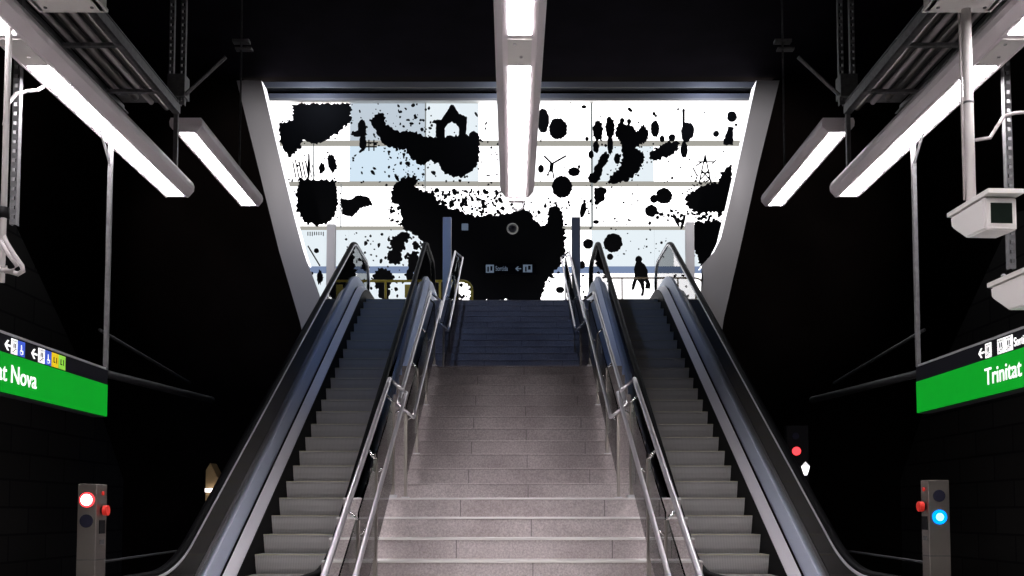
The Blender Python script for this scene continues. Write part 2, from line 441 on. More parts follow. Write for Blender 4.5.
# hanging struts
def strut(x, y, z0, z1, label, pair=True, brace=None):
    r = thing('hanging_strut', (x, y, z1), label, 'strut', 'slotted struts holding the lights')
    for dx in ((0, .10) if pair else (0,)):
        bm = bmesh.new()
        # U channel with slots: two flanges and rungs between the slots
        box(bm, x + dx - .021, x + dx - .013, y, y + .04, z0, z1); box(bm, x + dx + .013, x + dx + .021, y, y + .04, z0, z1)
        z = z0
        while z < z1: box(bm, x + dx - .013, x + dx + .013, y, y + .006, z, z + .035); z += .06
        obj('slotted_channel', bm, M['zinc'], r)
    if brace: obj('brace', tb(brace, .016, 6), M['zinc'], r)
    return r
for s, nm in ((-1, 'left'), (1, 'right')):
    yb = 8.40
    b0 = P(512 + s * 327, 95, yb); b1 = P(512 + s * 286, 57, yb)
    cx = P(512 + s * 335, 60, yb).x
    st_ = strut(cx - (.05), yb, 3.42 + EYE + .10, TOPZ, 'double slotted strut with a diagonal arm, at the end of the %s light row' % nm, True, [b0, b1])
    lo_x = P(512 + s * 337, 150, yb).x
    obj('lower_channel', bx(lo_x - .018, lo_x + .018, yb, yb + .03, LZ + .125, 3.42 + EYE + .2), M['zinc'], st_)
    obj('bracket_box', bx(cx - .07, cx + .08, yb - .03, yb + .10, 3.42 + EYE + .165, 3.42 + EYE + .36), M['zinc'], st_)
    for i, yy in enumerate((6.12,)):
        x_ = s * 2.93
        strut(s * 3.12, yy, (1.52 if s > 0 else 1.8) + EYE, TOPZ, 'slotted strut running down past the %s light row beside a surveillance camera' % nm, False)
    r = thing('hanging_rod', (s * 2.93, 10.5, TOPZ), 'thin dark rod holding the far end of the higher %s light' % nm, 'rod', 'hanging rods')
    bm = bmesh.new(); tube(bm, [(s * 2.93, 10.5, 3.42 + EYE + .12), (s * 2.93, 10.5, TOPZ)], .011, 8)
    obj('rod', bm, M['zinc'], r)
    bm = bmesh.new(); box(bm, s * 2.93 - .09, s * 2.93 + .09, 10.46, 10.54, 3.42 + EYE + 1.66, 3.42 + EYE + 1.69); box(bm, s * 2.93 - .06, s * 2.93 + .12, 10.46, 10.54, 3.42 + EYE + 1.58, 3.42 + EYE + 1.60)
    obj('clamp', bm, M['zinc'], r)
# centre supports
r = thing('hanging_rod', (.045, 7.4, TOPZ), 'thin rod holding the centre light row from the ceiling', 'rod')
obj('rod', tb([(.045, 7.4, LZ + .12), (.045, 7.4, TOPZ)], .010, 8), M['zinc'], r)

# cable trays over the side light rows
for s, nm in ((-1, 'left'), (1, 'right')):
    zt = 3.42 + EYE; xa, xb = s * 2.86, s * 3.34
    r = thing('cable_tray', (s * 3.1, 2.0, zt), 'long metal cable tray with conduits above the %s light row' % nm, 'cable tray', 'cable trays')
    y0, y1 = 2.0, 8.36
    for xx in (xa, xb):
        bm = bmesh.new(); box(bm, xx - .012, xx + .012, y0, y1, zt, zt + .075); box(bm, min(xx, xx + (.05 if xx < s * 3.1 else -.05)), max(xx, xx + (.05 if xx < s * 3.1 else -.05)), y0, y1, zt, zt + .010)
        obj('side_rail', bm, M['zinc'], r)
    for i in range(8):
        yy = 2.3 + i * .8; obj('rung', bx(min(xa, xb), max(xa, xb), yy, yy + .04, zt - .004, zt + .02), M['zinc'], r)
    obj('tray_cover', bx(min(xa, xb), max(xa, xb), y0, y1, zt + .10, zt + .11), M['zinc'], r)
    for i, (f, rad, m_) in enumerate(((.22, .030, 'pillar'), (.42, .022, 'cable'), (.62, .030, 'pillar'), (.82, .018, 'cable'))):
        obj('conduit', tb([(xa + (xb - xa) * f, y0, zt + .06), (xa + (xb - xa) * f, y1 - .1 * i, zt + .06)], rad, 10), M[m_], r, True)
    # thin loop of cable tying tray and light
    cx = (xa + xb) / 2
    obj('tie_cable', tb([(xa, 6.4, zt + .12), (xa - s * .02, 6.4, zt - .02), (cx, 6.38, zt - .05), (xb - s * .1, 6.3, zt - .02)], .008, 6), M['rubber'], r)

# loudspeaker / junction boxes
for s, nm, px in ((-1, 'left', (40, 107)), (1, 'right', (923, 990))):
    yb = 5.55; pl = P(px[0], 6, yb); pr_ = P(px[1], 6, yb); z = P(px[0], 12, yb).z
    r = thing('loudspeaker_box', ((pl.x + pr_.x) / 2, yb, z), 'white metal loudspeaker box at the top %s, beside the cable tray' % nm, 'loudspeaker', 'loudspeaker boxes')
    obj('case', bx(pl.x, pr_.x, yb - .42, yb, z, z + .26, bev=.008), M['white'], r)
    bm = bmesh.new(); box(bm, pl.x + .03, pr_.x - .03, yb - .40, yb - .02, z - .004, z + .002); obj('base_plate', bm, M['white'], r)
    bm = bmesh.new(); box(bm, pl.x - .006, pr_.x + .006, yb - .43, yb + .006, z + .0, z + .018); obj('rim', bm, M['white'], r)
    bm = bmesh.new(); cyl(bm, (pr_.x - .06, yb - .06, z - .006), (0, 0, 1), .010, .006); cyl(bm, (pl.x + .06, yb - .06, z - .006), (0, 0, 1), .010, .006); obj('screw', bm, M['zinc'], r)
    obj('hanger', tb([((pl.x + pr_.x) / 2, yb - .2, z + .25), ((pl.x + pr_.x) / 2, yb - .2, TOPZ)], .015, 8), M['zinc'], r)

# ------------------------------------------------------------------ surveillance cameras
def make_camera(front, rear, w, h, label, group='surveillance cameras'):
    """box camera: front is the centre of the window end"""
    f, b = Vector(front), Vector(rear); ax = (f - b); L = ax.length; ax.normalize()
    sx = Vector((0, 0, 1)).cross(ax).normalized(); up = ax.cross(sx).normalized()
    mx = Matrix(((sx.x, ax.x, up.x, b.x), (sx.y, ax.y, up.y, b.y), (sx.z, ax.z, up.z, b.z), (0, 0, 0, 1)))
    r = thing('surveillance_camera', b, label, 'camera', group)
    bm = bmesh.new()
    a = [(-w * .46, 0, h * .12), (w * .46, 0, h * .12), (w * .48, 0, h * .42), (-w * .48, 0, h * .42)]
    m_ = [(-w * .49, L * .45, -h * .44), (w * .49, L * .45, -h * .44), (w * .49, L * .45, h * .42), (-w * .49, L * .45, h * .42)]
    c = [(-w * .5, L, -h * .5), (w * .5, L, -h * .5), (w * .5, L, h * .42), (-w * .5, L, h * .42)]
    A = [bm.verts.new(mx @ Vector(p)) for p in a]; B = [bm.verts.new(mx @ Vector(p)) for p in c]
    Q = [bm.verts.new(mx @ Vector(p)) for p in m_]
    for U, W in ((A, Q), (Q, B)):
        for k in range(4): bm.faces.new((U[k], U[(k + 1) % 4], W[(k + 1) % 4], W[k]))
    bm.faces.new(A); bm.faces.new(B[::-1])
    bmesh.ops.recalc_face_normals(bm, faces=bm.faces); bmesh.ops.bevel(bm, geom=bm.edges[:], offset=.008, segments=2, affect='EDGES')
    obj('body', bm, M['white'], r)
    bm = bmesh.new(); box(bm, -w * .53, w * .56, -.02, L + .05, h * .45, h * .58, mx)
    obj('sunshield', bm, M['white'], r)
    bm = bmesh.new(); box(bm, -w * .40, w * .40, L - .002, L + .003, -h * .38, h * .32, mx); wf = obj('window_bezel', bm, M['white'], r)
    bm = bmesh.new(); box(bm, -w * .33, w * .33, L, L + .006, -h * .32, h * .25, mx); obj('window', bm, M['camglass'], wf)
    bm = bmesh.new(); cyl(bm, mx @ Vector((0, L - .02, 0)), ax, h * .13, .05); obj('lens', bm, M['rubber'], r)
    return r, mx, L
DC = 5.15
f1 = P(1001, 212, DC); r1 = Vector((f1.x - .02, 5.52, f1.z))
cam1, mx1, L1 = make_camera(f1, r1, .175, .19, 'white box surveillance camera hanging from the white pole by the right lights')
obj('cable', tb([mx1 @ Vector((0, .01, .06)), mx1 @ Vector((0, -.03, .06)), mx1 @ Vector((.04, -.04, .14))], .010, 8), M['cable'], cam1, True)
ptop = P(966, 13, 5.42); pbot = P(968, 200, 5.42)
r = thing('camera_pole', (pbot.x, 5.42, pbot.z), 'upright white pole from the loudspeaker box down to the upper right camera', 'pole')
obj('pole', tb([(ptop.x, 5.42, ptop.z + .02), (ptop.x, 5.42, pbot.z - .02)], .027, 14), M['white'], r, True)
obj('collar', tb([(ptop.x, 5.42, P(966, 103, 5.42).z - .006), (ptop.x, 5.42, P(966, 103, 5.42).z + .006)], .030, 14), M['zinc'], r, True)
obj('cable', tb([(ptop.x - .038, 5.42, ptop.z), (ptop.x - .036, 5.42, pbot.z)], .007, 6), M['cable'], r, True)
f2 = P(1047, 286, DC); r2 = Vector((f2.x - .02, 5.55, f2.z))
cam2, mx2, L2 = make_camera(f2, r2, .175, .19, 'white surveillance camera cut by the right edge, fixed to the slotted strut')
obj('mount', tb([(r2.x, 5.52, r2.z + .10), (r2.x, 5.56, r2.z + .15), (3.12, 6.11, r2.z + .17)], .016, 8), M['zinc'], cam2, True)
f3, r3 = P(-40, 286, DC), P(-6, 281, 5.55)
cam3, mx3, L3 = make_camera(f3, r3, .13, .15, 'white surveillance camera at the far left edge with a looping pale cable')
obj('cable', tb([P(2, 232, 5.5), P(6, 242, 5.5), P(14, 255, 5.5), P(22, 266, 5.5), P(23, 271, 5.5), P(18, 274, 5.5), P(8, 271, 5.5), P(0, 271, 5.5)], .014, 10), M['cable'], cam3, True)
obj('cable', tb([P(0, 240, 5.45), P(8, 254, 5.45), P(17, 266, 5.45), P(12, 271, 5.45), P(-2, 270, 5.45)], .011, 10), M['cable'], cam3, True)
lp0, lp1 = P(2, -40, 5.5), P(1, 300, 5.5)
r = thing('camera_pole', (lp1.x, 5.5, lp1.z), 'pale upright pole at the left edge of the photo holding a camera', 'pole')
obj('pole', tb([(lp1.x, 5.5, lp1.z + .1), (lp1.x, 5.5, TOPZ)], .017, 12), M['white'], r, True)
bm = bmesh.new(); tube(bm, [(lp1.x, 5.5, P(0, 213, 5.5).z - .03), (lp1.x, 5.5, P(0, 213, 5.5).z + .03)], .032, 14); obj('clamp', bm, M['rubber'], r, True)
# curved cables behind the light rows
for s, nm, pts in ((-1, 'left', [(4, 125), (8, 104), (16, 94), (28, 91), (38, 90), (44, 86)]), (1, 'right', [(975, 140), (990, 138), (998, 125), (1004, 116), (1015, 113), (1030, 112)])):
    o = obj('electric_cable', tb([P(x, y, 5.75 + (.1 * i if s < 0 else 0)) for i, (x, y) in enumerate(pts)], .011, 8), M['cable'], None, True)
    tag(o, 'grey electric cable bending under the %s light row' % nm, 'cable', 'loose electric cables')

# ------------------------------------------------------------------ station signs
def text_mesh(body, size, m, name, parent, mx, sx=1.0, bold=.0):
    cu = bpy.data.curves.new(name, 'FONT'); cu.body = body; cu.size = size; cu.extrude = .003; cu.offset = bold
    t = bpy.data.objects.new(name, cu); C.objects.link(t); bpy.context.view_layer.update()
    me = bpy.data.meshes.new_from_object(t.evaluated_get(bpy.context.evaluated_depsgraph_get()))
    bpy.data.objects.remove(t); me.materials.clear(); me.materials.append(m)
    me.transform(mx @ Matrix.Diagonal((sx, 1, 1, 1)))
    o = bpy.data.objects.new(name, me); C.objects.link(o)
    o.parent = parent; o.matrix_parent_inverse = parent.matrix_world.inverted(); return o
def wface(s, x, y, z):
    """local x runs along the sign as it is read, local y up, local z out of the face towards the stairs"""
    if s < 0: return Matrix(((0, 0, 1, x), (1, 0, 0, y), (0, 1, 0, z), (0, 0, 0, 1)))
    return Matrix(((0, 0, -1, x), (-1, 0, 0, y), (0, 1, 0, z), (0, 0, 0, 1)))
for s, nm in ((-1, 'left'), (1, 'right')):
    xs = s * 2.95; d1, d0 = 7.19, 4.3
    gz0, gz1, kz1 = P(512 + s * 406, 416.5 if s < 0 else 413, d1).z, P(512 + s * 406, 385 if s < 0 else 382, d1).z, P(512 + s * 406, 368 if s < 0 else 365, d1).z
    r = thing('station_sign', (xs, d1, kz1), 'hanging green sign reading Trinitat Nova, on the %s side of the hall' % nm, 'sign', 'hanging station name signs')
    xf = xs - s * .045
    obj('sign_board', bx(min(xs, xs + s * .09), max(xs, xs + s * .09), d0, d1, gz0 - .005, kz1 - .015), M['signblack'], r)
    obj('green_panel', bx(min(xs, xs - s * .012), max(xs, xs - s * .012), d0, d1, gz0, gz1), M['green'], r)
    obj('top_strip', bx(min(xs, xs - s * .010), max(xs, xs - s * .010), d0, d1, gz1 + .002, kz1 - .018), M['signblack'], r)
    bm = bmesh.new(); box(bm, xs - .014, xs + .014, d1 - .03, d1, kz1 - .015, LZ - .001); obj('frame_post', bm, M['zinc'], r)
    bm = bmesh.new(); box(bm, xs - .014, xs + .014, d0, d0 + .03, kz1 - .015, LZ - .001); obj('frame_post', bm, M['zinc'], r)
    bm = bmesh.new(); box(bm, xs - .010, xs + .010, d0, d1, kz1 - .016, kz1 - .002); obj('frame_bar', bm, M['steel'], r)
    obj('brace', tb([(xs, d1 - .02, LZ - .20), (xs, d1 - .22, LZ)], .010, 8), M['steel'], r)
    gh = gz1 - gz0; x_t = xs - s * .0125
    gap_ = .066
    if s < 0:
        ds = 2.95 * F_PX / 475 / 1.0; ye = ds - .07
        o = text_mesh('Trinitat Nova', .150, M['signwhite'], 'lettering', r, Matrix.Identity(4), .98, .0008)
        w = max(v.co.x for v in o.data.vertices); o.data.transform(wface(s, x_t, ye - w, gz0 + gap_))
    else:
        ys_ = 2.95 * F_PX / 471 + .0
        text_mesh('Trinitat Nova', .150, M['signwhite'], 'lettering', r, wface(s, x_t, ys_ - .09, gz0 + gap_), .98, .0008)
    # pictograms on the black strip
    kh = kz1 - .02 - gz1; kz = gz1 + .006
    def rect(u0, u1, v0, v1, m_, nmx='pictogram', dz=.004):
        mx = wface(s, xs - s * .011, yb0, kz)
        bm = bmesh.new(); box(bm, u0, u1, v0, v1, 0, dz, mx); return obj(nmx, bm, m_, r)
    def arrow(u, sgn=-1):
        mx = wface(s, xs - s * .011, yb0, kz); hh = kh * .4; bm = bmesh.new()
        box(bm, u, u + .07, hh - .006, hh + .006, 0, .004, mx)
        for q in (-1, 1):
            vs = [Vector((u - .004, hh, 0)), Vector((u + .012, hh, 0)), Vector((u + .042, hh + q * .03, 0)), Vector((u + .026, hh + q * .03, 0))]
            A = [bm.verts.new(mx @ v) for v in vs]; B = [bm.verts.new(mx @ (v + Vector((0, 0, .004)))) for v in vs]
            bm.faces.new(A); bm.faces.new(B[::-1])
            for k in range(4): bm.faces.new((A[k], A[(k + 1) % 4], B[(k + 1) % 4], B[k]))
        obj('arrow', bm, M['signwhite'], r)
    def glyph(u0, w_, kind):
        """small figures inside the squares, one part each"""
        mx = wface(s, xs - s * .011, yb0, kz); H = kh * .86; bm = bmesh.new(); z0_, z1_ = .0035, .0055
        if kind == 'escalator':
            for i in range(3): box(bm, u0 + w_ * (.15 + .22 * i), u0 + w_ * (.37 + .22 * i), H * (.12 + .09 * i), H * (.18 + .09 * i), z0_, z1_, mx)
            for i in (0, 1): box(bm, u0 + w_ * (.3 + .25 * i), u0 + w_ * (.42 + .25 * i), H * .4, H * .72, z0_, z1_, mx)
            box(bm, u0 + w_ * .1, u0 + w_ * .9, H * .84, H * .88, z0_, z1_, mx)
        elif kind == 'wheelchair':
            box(bm, u0 + w_ * .42, u0 + w_ * .52, H * .35, H * .75, z0_, z1_, mx); box(bm, u0 + w_ * .42, u0 + w_ * .72, H * .33, H * .40, z0_, z1_, mx)
            box(bm, u0 + w_ * .66, u0 + w_ * .74, H * .15, H * .38, z0_, z1_, mx)
            q = 14; c_ = (u0 + w_ * .47, H * .27)
            for i in range(3, 13):
                a = 2 * math.pi * i / q + 1; box(bm, c_[0] + .014 * math.cos(a) - .002, c_[0] + .014 * math.cos(a) + .002, c_[1] + .014 * math.sin(a) - .002, c_[1] + .014 * math.sin(a) + .002, z0_, z1_, mx)
        elif kind == 'badge':
            box(bm, u0 + w_ * .25, u0 + w_ * .35, H * .3, H * .7, z0_, z1_, mx); box(bm, u0 + w_ * .25, u0 + w_ * .5, H * .3, H * .38, z0_, z1_, mx)
            box(bm, u0 + w_ * .66, u0 + w_ * .75, H * .3, H * .7, z0_, z1_, mx)
        obj('pictogram_figure', bm, M['signwhite'] if kind == 'wheelchair' else M['signblack'], r)
    H = kh * .86
    if s < 0:
        yb0 = 5.66
        arrow(.06); rect(.13, .20, 0, H, M['signwhite']); glyph(.13, .07, 'escalator'); rect(.205, .29, 0, H, M['signblue']); glyph(.205, .085, 'wheelchair')
        yb0 = 5.66 + .38
        arrow(.0); rect(.085, .165, 0, H, M['signwhite']); glyph(.085, .08, 'escalator'); rect(.17, .255, 0, H, M['signblue']); glyph(.17, .085, 'wheelchair')
        rect(.262, .355, 0, H, M['signyellow']); glyph(.262, .09, 'badge'); rect(.36, .455, 0, H, M['signgreen']); glyph(.36, .09, 'badge')
    else:
        yb0 = 6.21
        arrow(.0); rect(.085, .16, 0, H, M['signwhite']); glyph(.085, .075, 'escalator')
        rect(.24, .33, 0, H, M['signwhite']); glyph(.24, .09, 'escalator'); rect(.335, .42, 0, H, M['signwhite']); glyph(.335, .085, 'escalator')
        text_mesh('Sortida', .075, M['signwhite'], 'lettering', r, wface(s, x_t, yb0 - .435, kz + .015), .8)

# ------------------------------------------------------------------ signal pillars
def make_pillar(xc, yf, zb, w, dep, top, label, side, lit=None, detail=True):
    r = thing('signal_pillar', (xc, yf, zb), label, 'pillar', 'stainless steel escalator signal pillars')
    obj('column', bx(xc - w / 2, xc + w / 2, yf, yf + dep, zb, zb + top, bev=.004), M['pillar'] if detail else M['portal'], r)
    if not detail: return r
    zt = zb + top
    def disc(z, rad, m, nm, y=yf, n=24):
        bm = bmesh.new(); cyl(bm, (xc, y - .003, z), (0, 1, 0), rad, .010, n); return obj(nm, bm, m, r)
    za, zb_ = zt - .105, zt - .245
    if lit == 'red':
        a = disc(za, .050, M['redlens'], 'red_ring'); b = disc(za, .038, M['whitelens'], 'lens', yf - .004); b['label'] = 'glowing white lens with red rim'
        disc(zb_, .044, M['darklens'], 'dark_lens')
    else:
        disc(za + .0, .040, M['darklens'], 'dark_lens'); disc(zb_, .048, M['bluelens'], 'blue_ring')
        b = disc(zb_, .026, M['cyanlens'], 'lens', yf - .004); b['label'] = 'glowing blue lens with pale centre'
    xs = xc + side * w / 2; yc = yf + dep * .55
    bm = bmesh.new(); cyl(bm, (xs + side * .003, yc, zt - .06), (1, 0, 0), .014, .010, 16); obj('indicator_lamp', bm, M['red'], r)
    bm = bmesh.new(); cyl(bm, (xs + side * .006, yc, zt - .175), (1, 0, 0), .026, .014, 20); hb = obj('button_collar', bm, M['rubber'], r)
    bm = bmesh.new(); cyl(bm, (xs + side * .026, yc, zt - .175), (1, 0, 0), .034, .030, 20)
    obj('stop_button', bm, M['red'], hb)['label'] = 'red mushroom stop button'
    obj('key_panel', bx(min(xs, xs + side * .004), max(xs, xs + side * .004), yc - .045, yc + .045, zt - .33, zt - .24), M['skirt'], r)
    obj('rating_plate', bx(min(xs, xs + side * .004), max(xs, xs + side * .004), yc - .03, yc + .03, zt - .40, zt - .37), M['zinc'], r)
    obj('seam_line', bx(xc - w / 2 - .001, xc + w / 2 + .001, yf - .001, yf + dep, zt - .505, zt - .499), M['zinc'], r)
    return r
DP = 6.6
pl0, pl1 = P(78, 484, DP), P(97, 484, DP)
make_pillar((pl0.x + pl1.x) / 2, DP, 0, pl1.x - pl0.x, .17, pl0.z, 'steel signal pillar with a lit red and white lamp, in front of the left escalator', 1, 'red')
pr0, pr1 = P(928, 480, DP), P(949, 480, DP)
make_pillar((pr0.x + pr1.x) / 2, DP, 0, pr1.x - pr0.x, .12, pr0.z, 'steel signal pillar with a lit blue lamp, in front of the right escalator', -1, 'blue')
for px, yt, lab in ((331, 224, 'plain steel pillar upstairs, outside the left escalator'), (447, 217, 'plain steel pillar upstairs, between stairs and left escalator'),
                    (576, 217, 'plain steel pillar upstairs, between stairs and right escalator'), (690, 222, 'plain steel pillar upstairs, outside the right escalator')):
    dd = 21.75 if abs(px - 512) < 100 else 22.2
    a, b = P(px - 4.2, yt, dd), P(px + 4.2, yt, dd)
    make_pillar((a.x + b.x) / 2, dd, UP, b.x - a.x, .14, a.z - UP, lab, 1, None, False)

# black signal post beyond the right escalator
YS = 13.0; c1, c2, c3 = P(796, 436, YS), P(797, 451, YS), P(806, 467, YS)
r = thing('signal_post', (c2.x, YS + .05, 0), 'black post with a glowing red dot and white up arrow beside the right escalator', 'signal')
obj('post', bx(c2.x - .12, c2.x + .16, YS + .03, YS + .15, 0, c1.z + .14), M['black'], r)
bm = bmesh.new(); cyl(bm, (c1.x, YS + .02, c1.z), (0, 1, 0), .045, .02); obj('dark_lens', bm, M['darklens'], r)
bm = bmesh.new(); cyl(bm, (c2.x, YS + .02, c2.z), (0, 1, 0), .055, .02); obj('red_lens', bm, M['redlens'], r)
bm = slab([(c3.x - .055, c3.z + .01), (c3.x, c3.z + .07), (c3.x + .055, c3.z + .01), (c3.x + .016, c3.z + .01), (c3.x + .016, c3.z - .11), (c3.x - .016, c3.z - .11), (c3.x - .016, c3.z + .01)], 'y', YS + .012, YS + .028)
obj('up_arrow', bm, M['signwhite'], r)
# small lit niche on the left
YN = 14.0
a, b = P(206, 463, YN), P(219, 512, YN)
r = thing('lit_pier', (a.x, YN, 0), 'pale stone pier with a short white lamp, glimpsed behind the left escalator', 'pier')
obj('pier', slab([(a.x, 0), (a.x + .22, 0), (a.x + .22, P(0, 484, YN).z), (a.x + .06, a.z), (a.x, a.z - .1)], 'y', YN, YN + .3), M['brown'], r)
l0 = P(205.5, 488.5, YN - .06); l1 = P(217.5, 492, YN - .06)
obj('lamp', bx(l0.x, l1.x, YN - .08, YN, l1.z, l0.z), M['whitelens'], r)

# thin dark rails on the side walls
for s, nm in ((-1, 'left'), (1, 'right')):
    for (xa, ya, xb, yb, rad, w_) in ((407, 333, 322, 383, .022, 'upper'), (405, 374, 300, 400, .05, 'lower')):
        A, B = P(512 + s * xa, ya, 12.2), P(512 + s * xb, yb, 15.4)
        A.x = s * abs(A.x); B.x = s * abs(B.x)
        A2 = A + (A - B) * .05
        o = obj('wall_pipe', tb([A2, A, B], rad, 10), M['faint'], None, True); tag(o, '%s dark metal pipe running back behind the %s name sign' % (w_, nm), 'pipe', 'side pipes')
    A, B = P(512 + s * 404, 561, 9.0), P(512 + s * 335, 551, 11.0)
    o = obj('barrier_rail', tb([A + (A - B) * .3, A, B], .012, 8), M['faint'], None, True); tag(o, 'thin grey barrier rail low beside the %s signal pillar' % nm, 'rail', 'low barrier rails')

# ------------------------------------------------------------------ steel portal
YP = 21.05
def pp(x, y): p = P(x, y, YP); return (p.x, p.z)
lft = [(236.5, 80.5), (261.5, 80.5), (267, 104), (275, 138), (285.5, 182), (295.5, 222), (303, 250), (307, 262), (312.5, 276), (317, 288), (321, 300), (322, 345), (305, 345), (300, 322), (279, 251), (258.8, 170)]
rgt = [(784, 83), (752, 83), (748, 104), (742, 138), (734, 170), (727, 205), (719, 238), (711, 252), (699, 266), (704, 280), (703, 297), (700, 345), (722, 345), (724, 318), (742, 245), (758, 170)]
rgt = [(779.5, 80.5), (756.5, 80.5), (751.5, 104), (744, 138), (736.5, 172), (729, 205), (721, 238), (714, 252), (702, 265), (703, 280), (701, 297), (698, 345), (720, 345), (724, 318), (741, 245), (758, 168)]
for s, nm, ol in ((-1, 'left', lft), (1, 'right', rgt)):
    r = thing('steel_portal', (pp(*ol[0])[0], YP, UP), 'slanting brushed steel portal panel at the %s of the bright mural' % nm, 'panel', 'steel portal panels')
    obj('face_panel', slab([pp(*p) for p in ol], 'y', YP, YP + .04), M['portal'], r)
    inner = ol[1:9] if s > 0 else ol[1:8]                                     # inner edge followed by the light strip
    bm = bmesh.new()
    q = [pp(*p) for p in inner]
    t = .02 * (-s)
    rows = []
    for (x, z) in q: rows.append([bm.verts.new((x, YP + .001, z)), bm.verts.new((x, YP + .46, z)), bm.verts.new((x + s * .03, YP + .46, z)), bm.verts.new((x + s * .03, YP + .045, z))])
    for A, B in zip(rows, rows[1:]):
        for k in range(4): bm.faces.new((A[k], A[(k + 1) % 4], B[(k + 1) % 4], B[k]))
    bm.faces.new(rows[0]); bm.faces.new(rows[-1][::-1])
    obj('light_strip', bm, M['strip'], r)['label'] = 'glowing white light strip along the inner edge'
    # dark wing wall behind the panel's outer side
    ow = [pp(*p) for p in ([ol[0]] + ol[:11:-1][:0] + [ol[-1], ol[-2], ol[-3], ol[-4]])]
    ow = [pp(*ol[0]), pp(*ol[-1]), pp(*ol[-2]), pp(*ol[-3]), pp(*ol[-4])]
    ow = [(x - s * .12, z) for x, z in ow]
    poly = [(s * 9.0, TOPZ + .0), (ow[0][0], TOPZ + .0)] + ow[1:] + [(ow[-1][0], 0), (s * 9.0, 0)]
    struct('trim_%d' % (2 if s < 0 else 3), slab(poly, 'y', YP + .05, YP + .25), M['dark'])

# ------------------------------------------------------------------ the mural
YM = WALLY
def pm(x, y, d=YM): p = P(x, y, d); return (p.x, p.z)
mural = thing('backlit_mural', (0, YM, UP), 'large backlit white glass wall printed with black ink splats and silhouettes', 'mural')
W1 = emission('backlit_white', (1.0, .985, 1.0), 2.6); W2 = emission('backlit_pale_blue', (.68, .78, .88), .78)
W3 = emission('backlit_soft_blue', (.66, .80, .92), 1.0); W4 = emission('backlit_cool', (.82, .90, .95), .98); W5 = emission('backlit_blue_band', (.27, .36, .58), .72)
cols = [190, 348, 425, 478, 592, 655, 820]
rows = [103, 143, 184, 228, 266, 273, 302]
grid = {0: [W1, W2, W4, W1, W1, W1], 1: [W1, W3, W4, W1, W4, W1], 2: [W1] * 6, 3: [W4, W4, W4, W1, W4, W4], 4: [W5] * 6, 5: [W4, W4, W1, W1, W1, W1]}
for j in range(6):
    for i in range(6):
        (xa, _), (xb, _) = pm(cols[i], 300), pm(cols[i + 1], 300)
        za = pm(512, rows[j])[1]; zb = pm(512, rows[j + 1])[1] if j < 5 else UP
        obj('light_panel', bx(xa + .004, xb - .004, YM + .02, YM + .06, zb + .004, za - .004), grid[j][i], mural)
XL, XR = pm(190, 300)[0], pm(820, 300)[0]
def hz(y): return pm(512, y)[1]
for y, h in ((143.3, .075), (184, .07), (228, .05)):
    obj('mullion', bx(XL, XR, YM - .01, YM + .02, hz(y) - h, hz(y) + h), M['seam_glow'], mural)
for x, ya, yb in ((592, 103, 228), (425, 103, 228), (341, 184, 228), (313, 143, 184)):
    xx = pm(x, 200)[0]; obj('mullion', bx(xx - (.028 if x == 592 else .014), xx + (.028 if x == 592 else .014), YM - .014, YM + .02, hz(yb), hz(ya)), M['thin_seam_glow'], mural)

pr = bmesh.new()
OUT = []
def poly(pts, rough=.7, sat=True):
    """print outline with ragged ink edge and small drops thrown around it"""
    out = []; n = len(pts)
    for i in range(n):
        a, b = Vector(pts[i]), Vector(pts[(i + 1) % n]); L = (b - a).length; m = max(1, int(L / 1.5)) if rough else 1
        nrm = Vector((b.y - a.y, a.x - b.x)).normalized() if L > 0 else Vector((0, 0))
        for k in range(m):
            p = a + (b - a) * k / m
            if rough:
                j = random.uniform(-rough, rough) * (2.0 if random.random() < .22 else 1) * (1.25 if rough >= .9 else 1)
                p = p + nrm * j
                if sat and rough >= .9 and random.random() < .28:
                    q = p + nrm * random.choice((-1, 1)) * random.uniform(1.5, 4.5); r_ = random.uniform(.4, 1.2)
                    OUT.append([Vector((q.x + r_ * math.cos(t * 1.05), q.y + r_ * math.sin(t * 1.05) * random.uniform(.6, 1.2))) for t in range(6)])
            out.append(p)
    if len(out) >= 3: OUT.append(out)
def flush_print():
    """join all the overlapping ink shapes into one clean outline, then give it thickness"""
    from mathutils.geometry import delaunay_2d_cdt
    vs = []; fs = []
    for o in OUT:
        pts = o
        area = sum(pts[i].x * pts[(i + 1) % len(pts)].y - pts[(i + 1) % len(pts)].x * pts[i].y for i in range(len(pts)))
        if area < 0: pts = pts[::-1]
        b0 = len(vs); vs += [Vector((p.x, p.y)) for p in pts]; fs.append(list(range(b0, b0 + len(pts))))
    V, E_, F_, ov, oe, of = delaunay_2d_cdt(vs, [], fs, 0, 1e-5)
    F_ = [f for f, o in zip(F_, of) if len(o)]
    A = []; B = []
    for p in V:
        x, z = pm(p.x, p.y); A.append(pr.verts.new((x, YM - .022, z))); B.append(pr.verts.new((x, YM - .006, z)))
    cnt = {}
    for f in F_:
        pr.faces.new([A[i] for i in f]); pr.faces.new([B[i] for i in f[::-1]])
        for i in range(len(f)):
            a, b = f[i], f[(i + 1) % len(f)]; k = (min(a, b), max(a, b)); cnt[k] = cnt.get(k, 0) + 1
    for (a, b), c_ in cnt.items():
        if c_ == 1: pr.faces.new((A[a], A[b], B[b], B[a]))
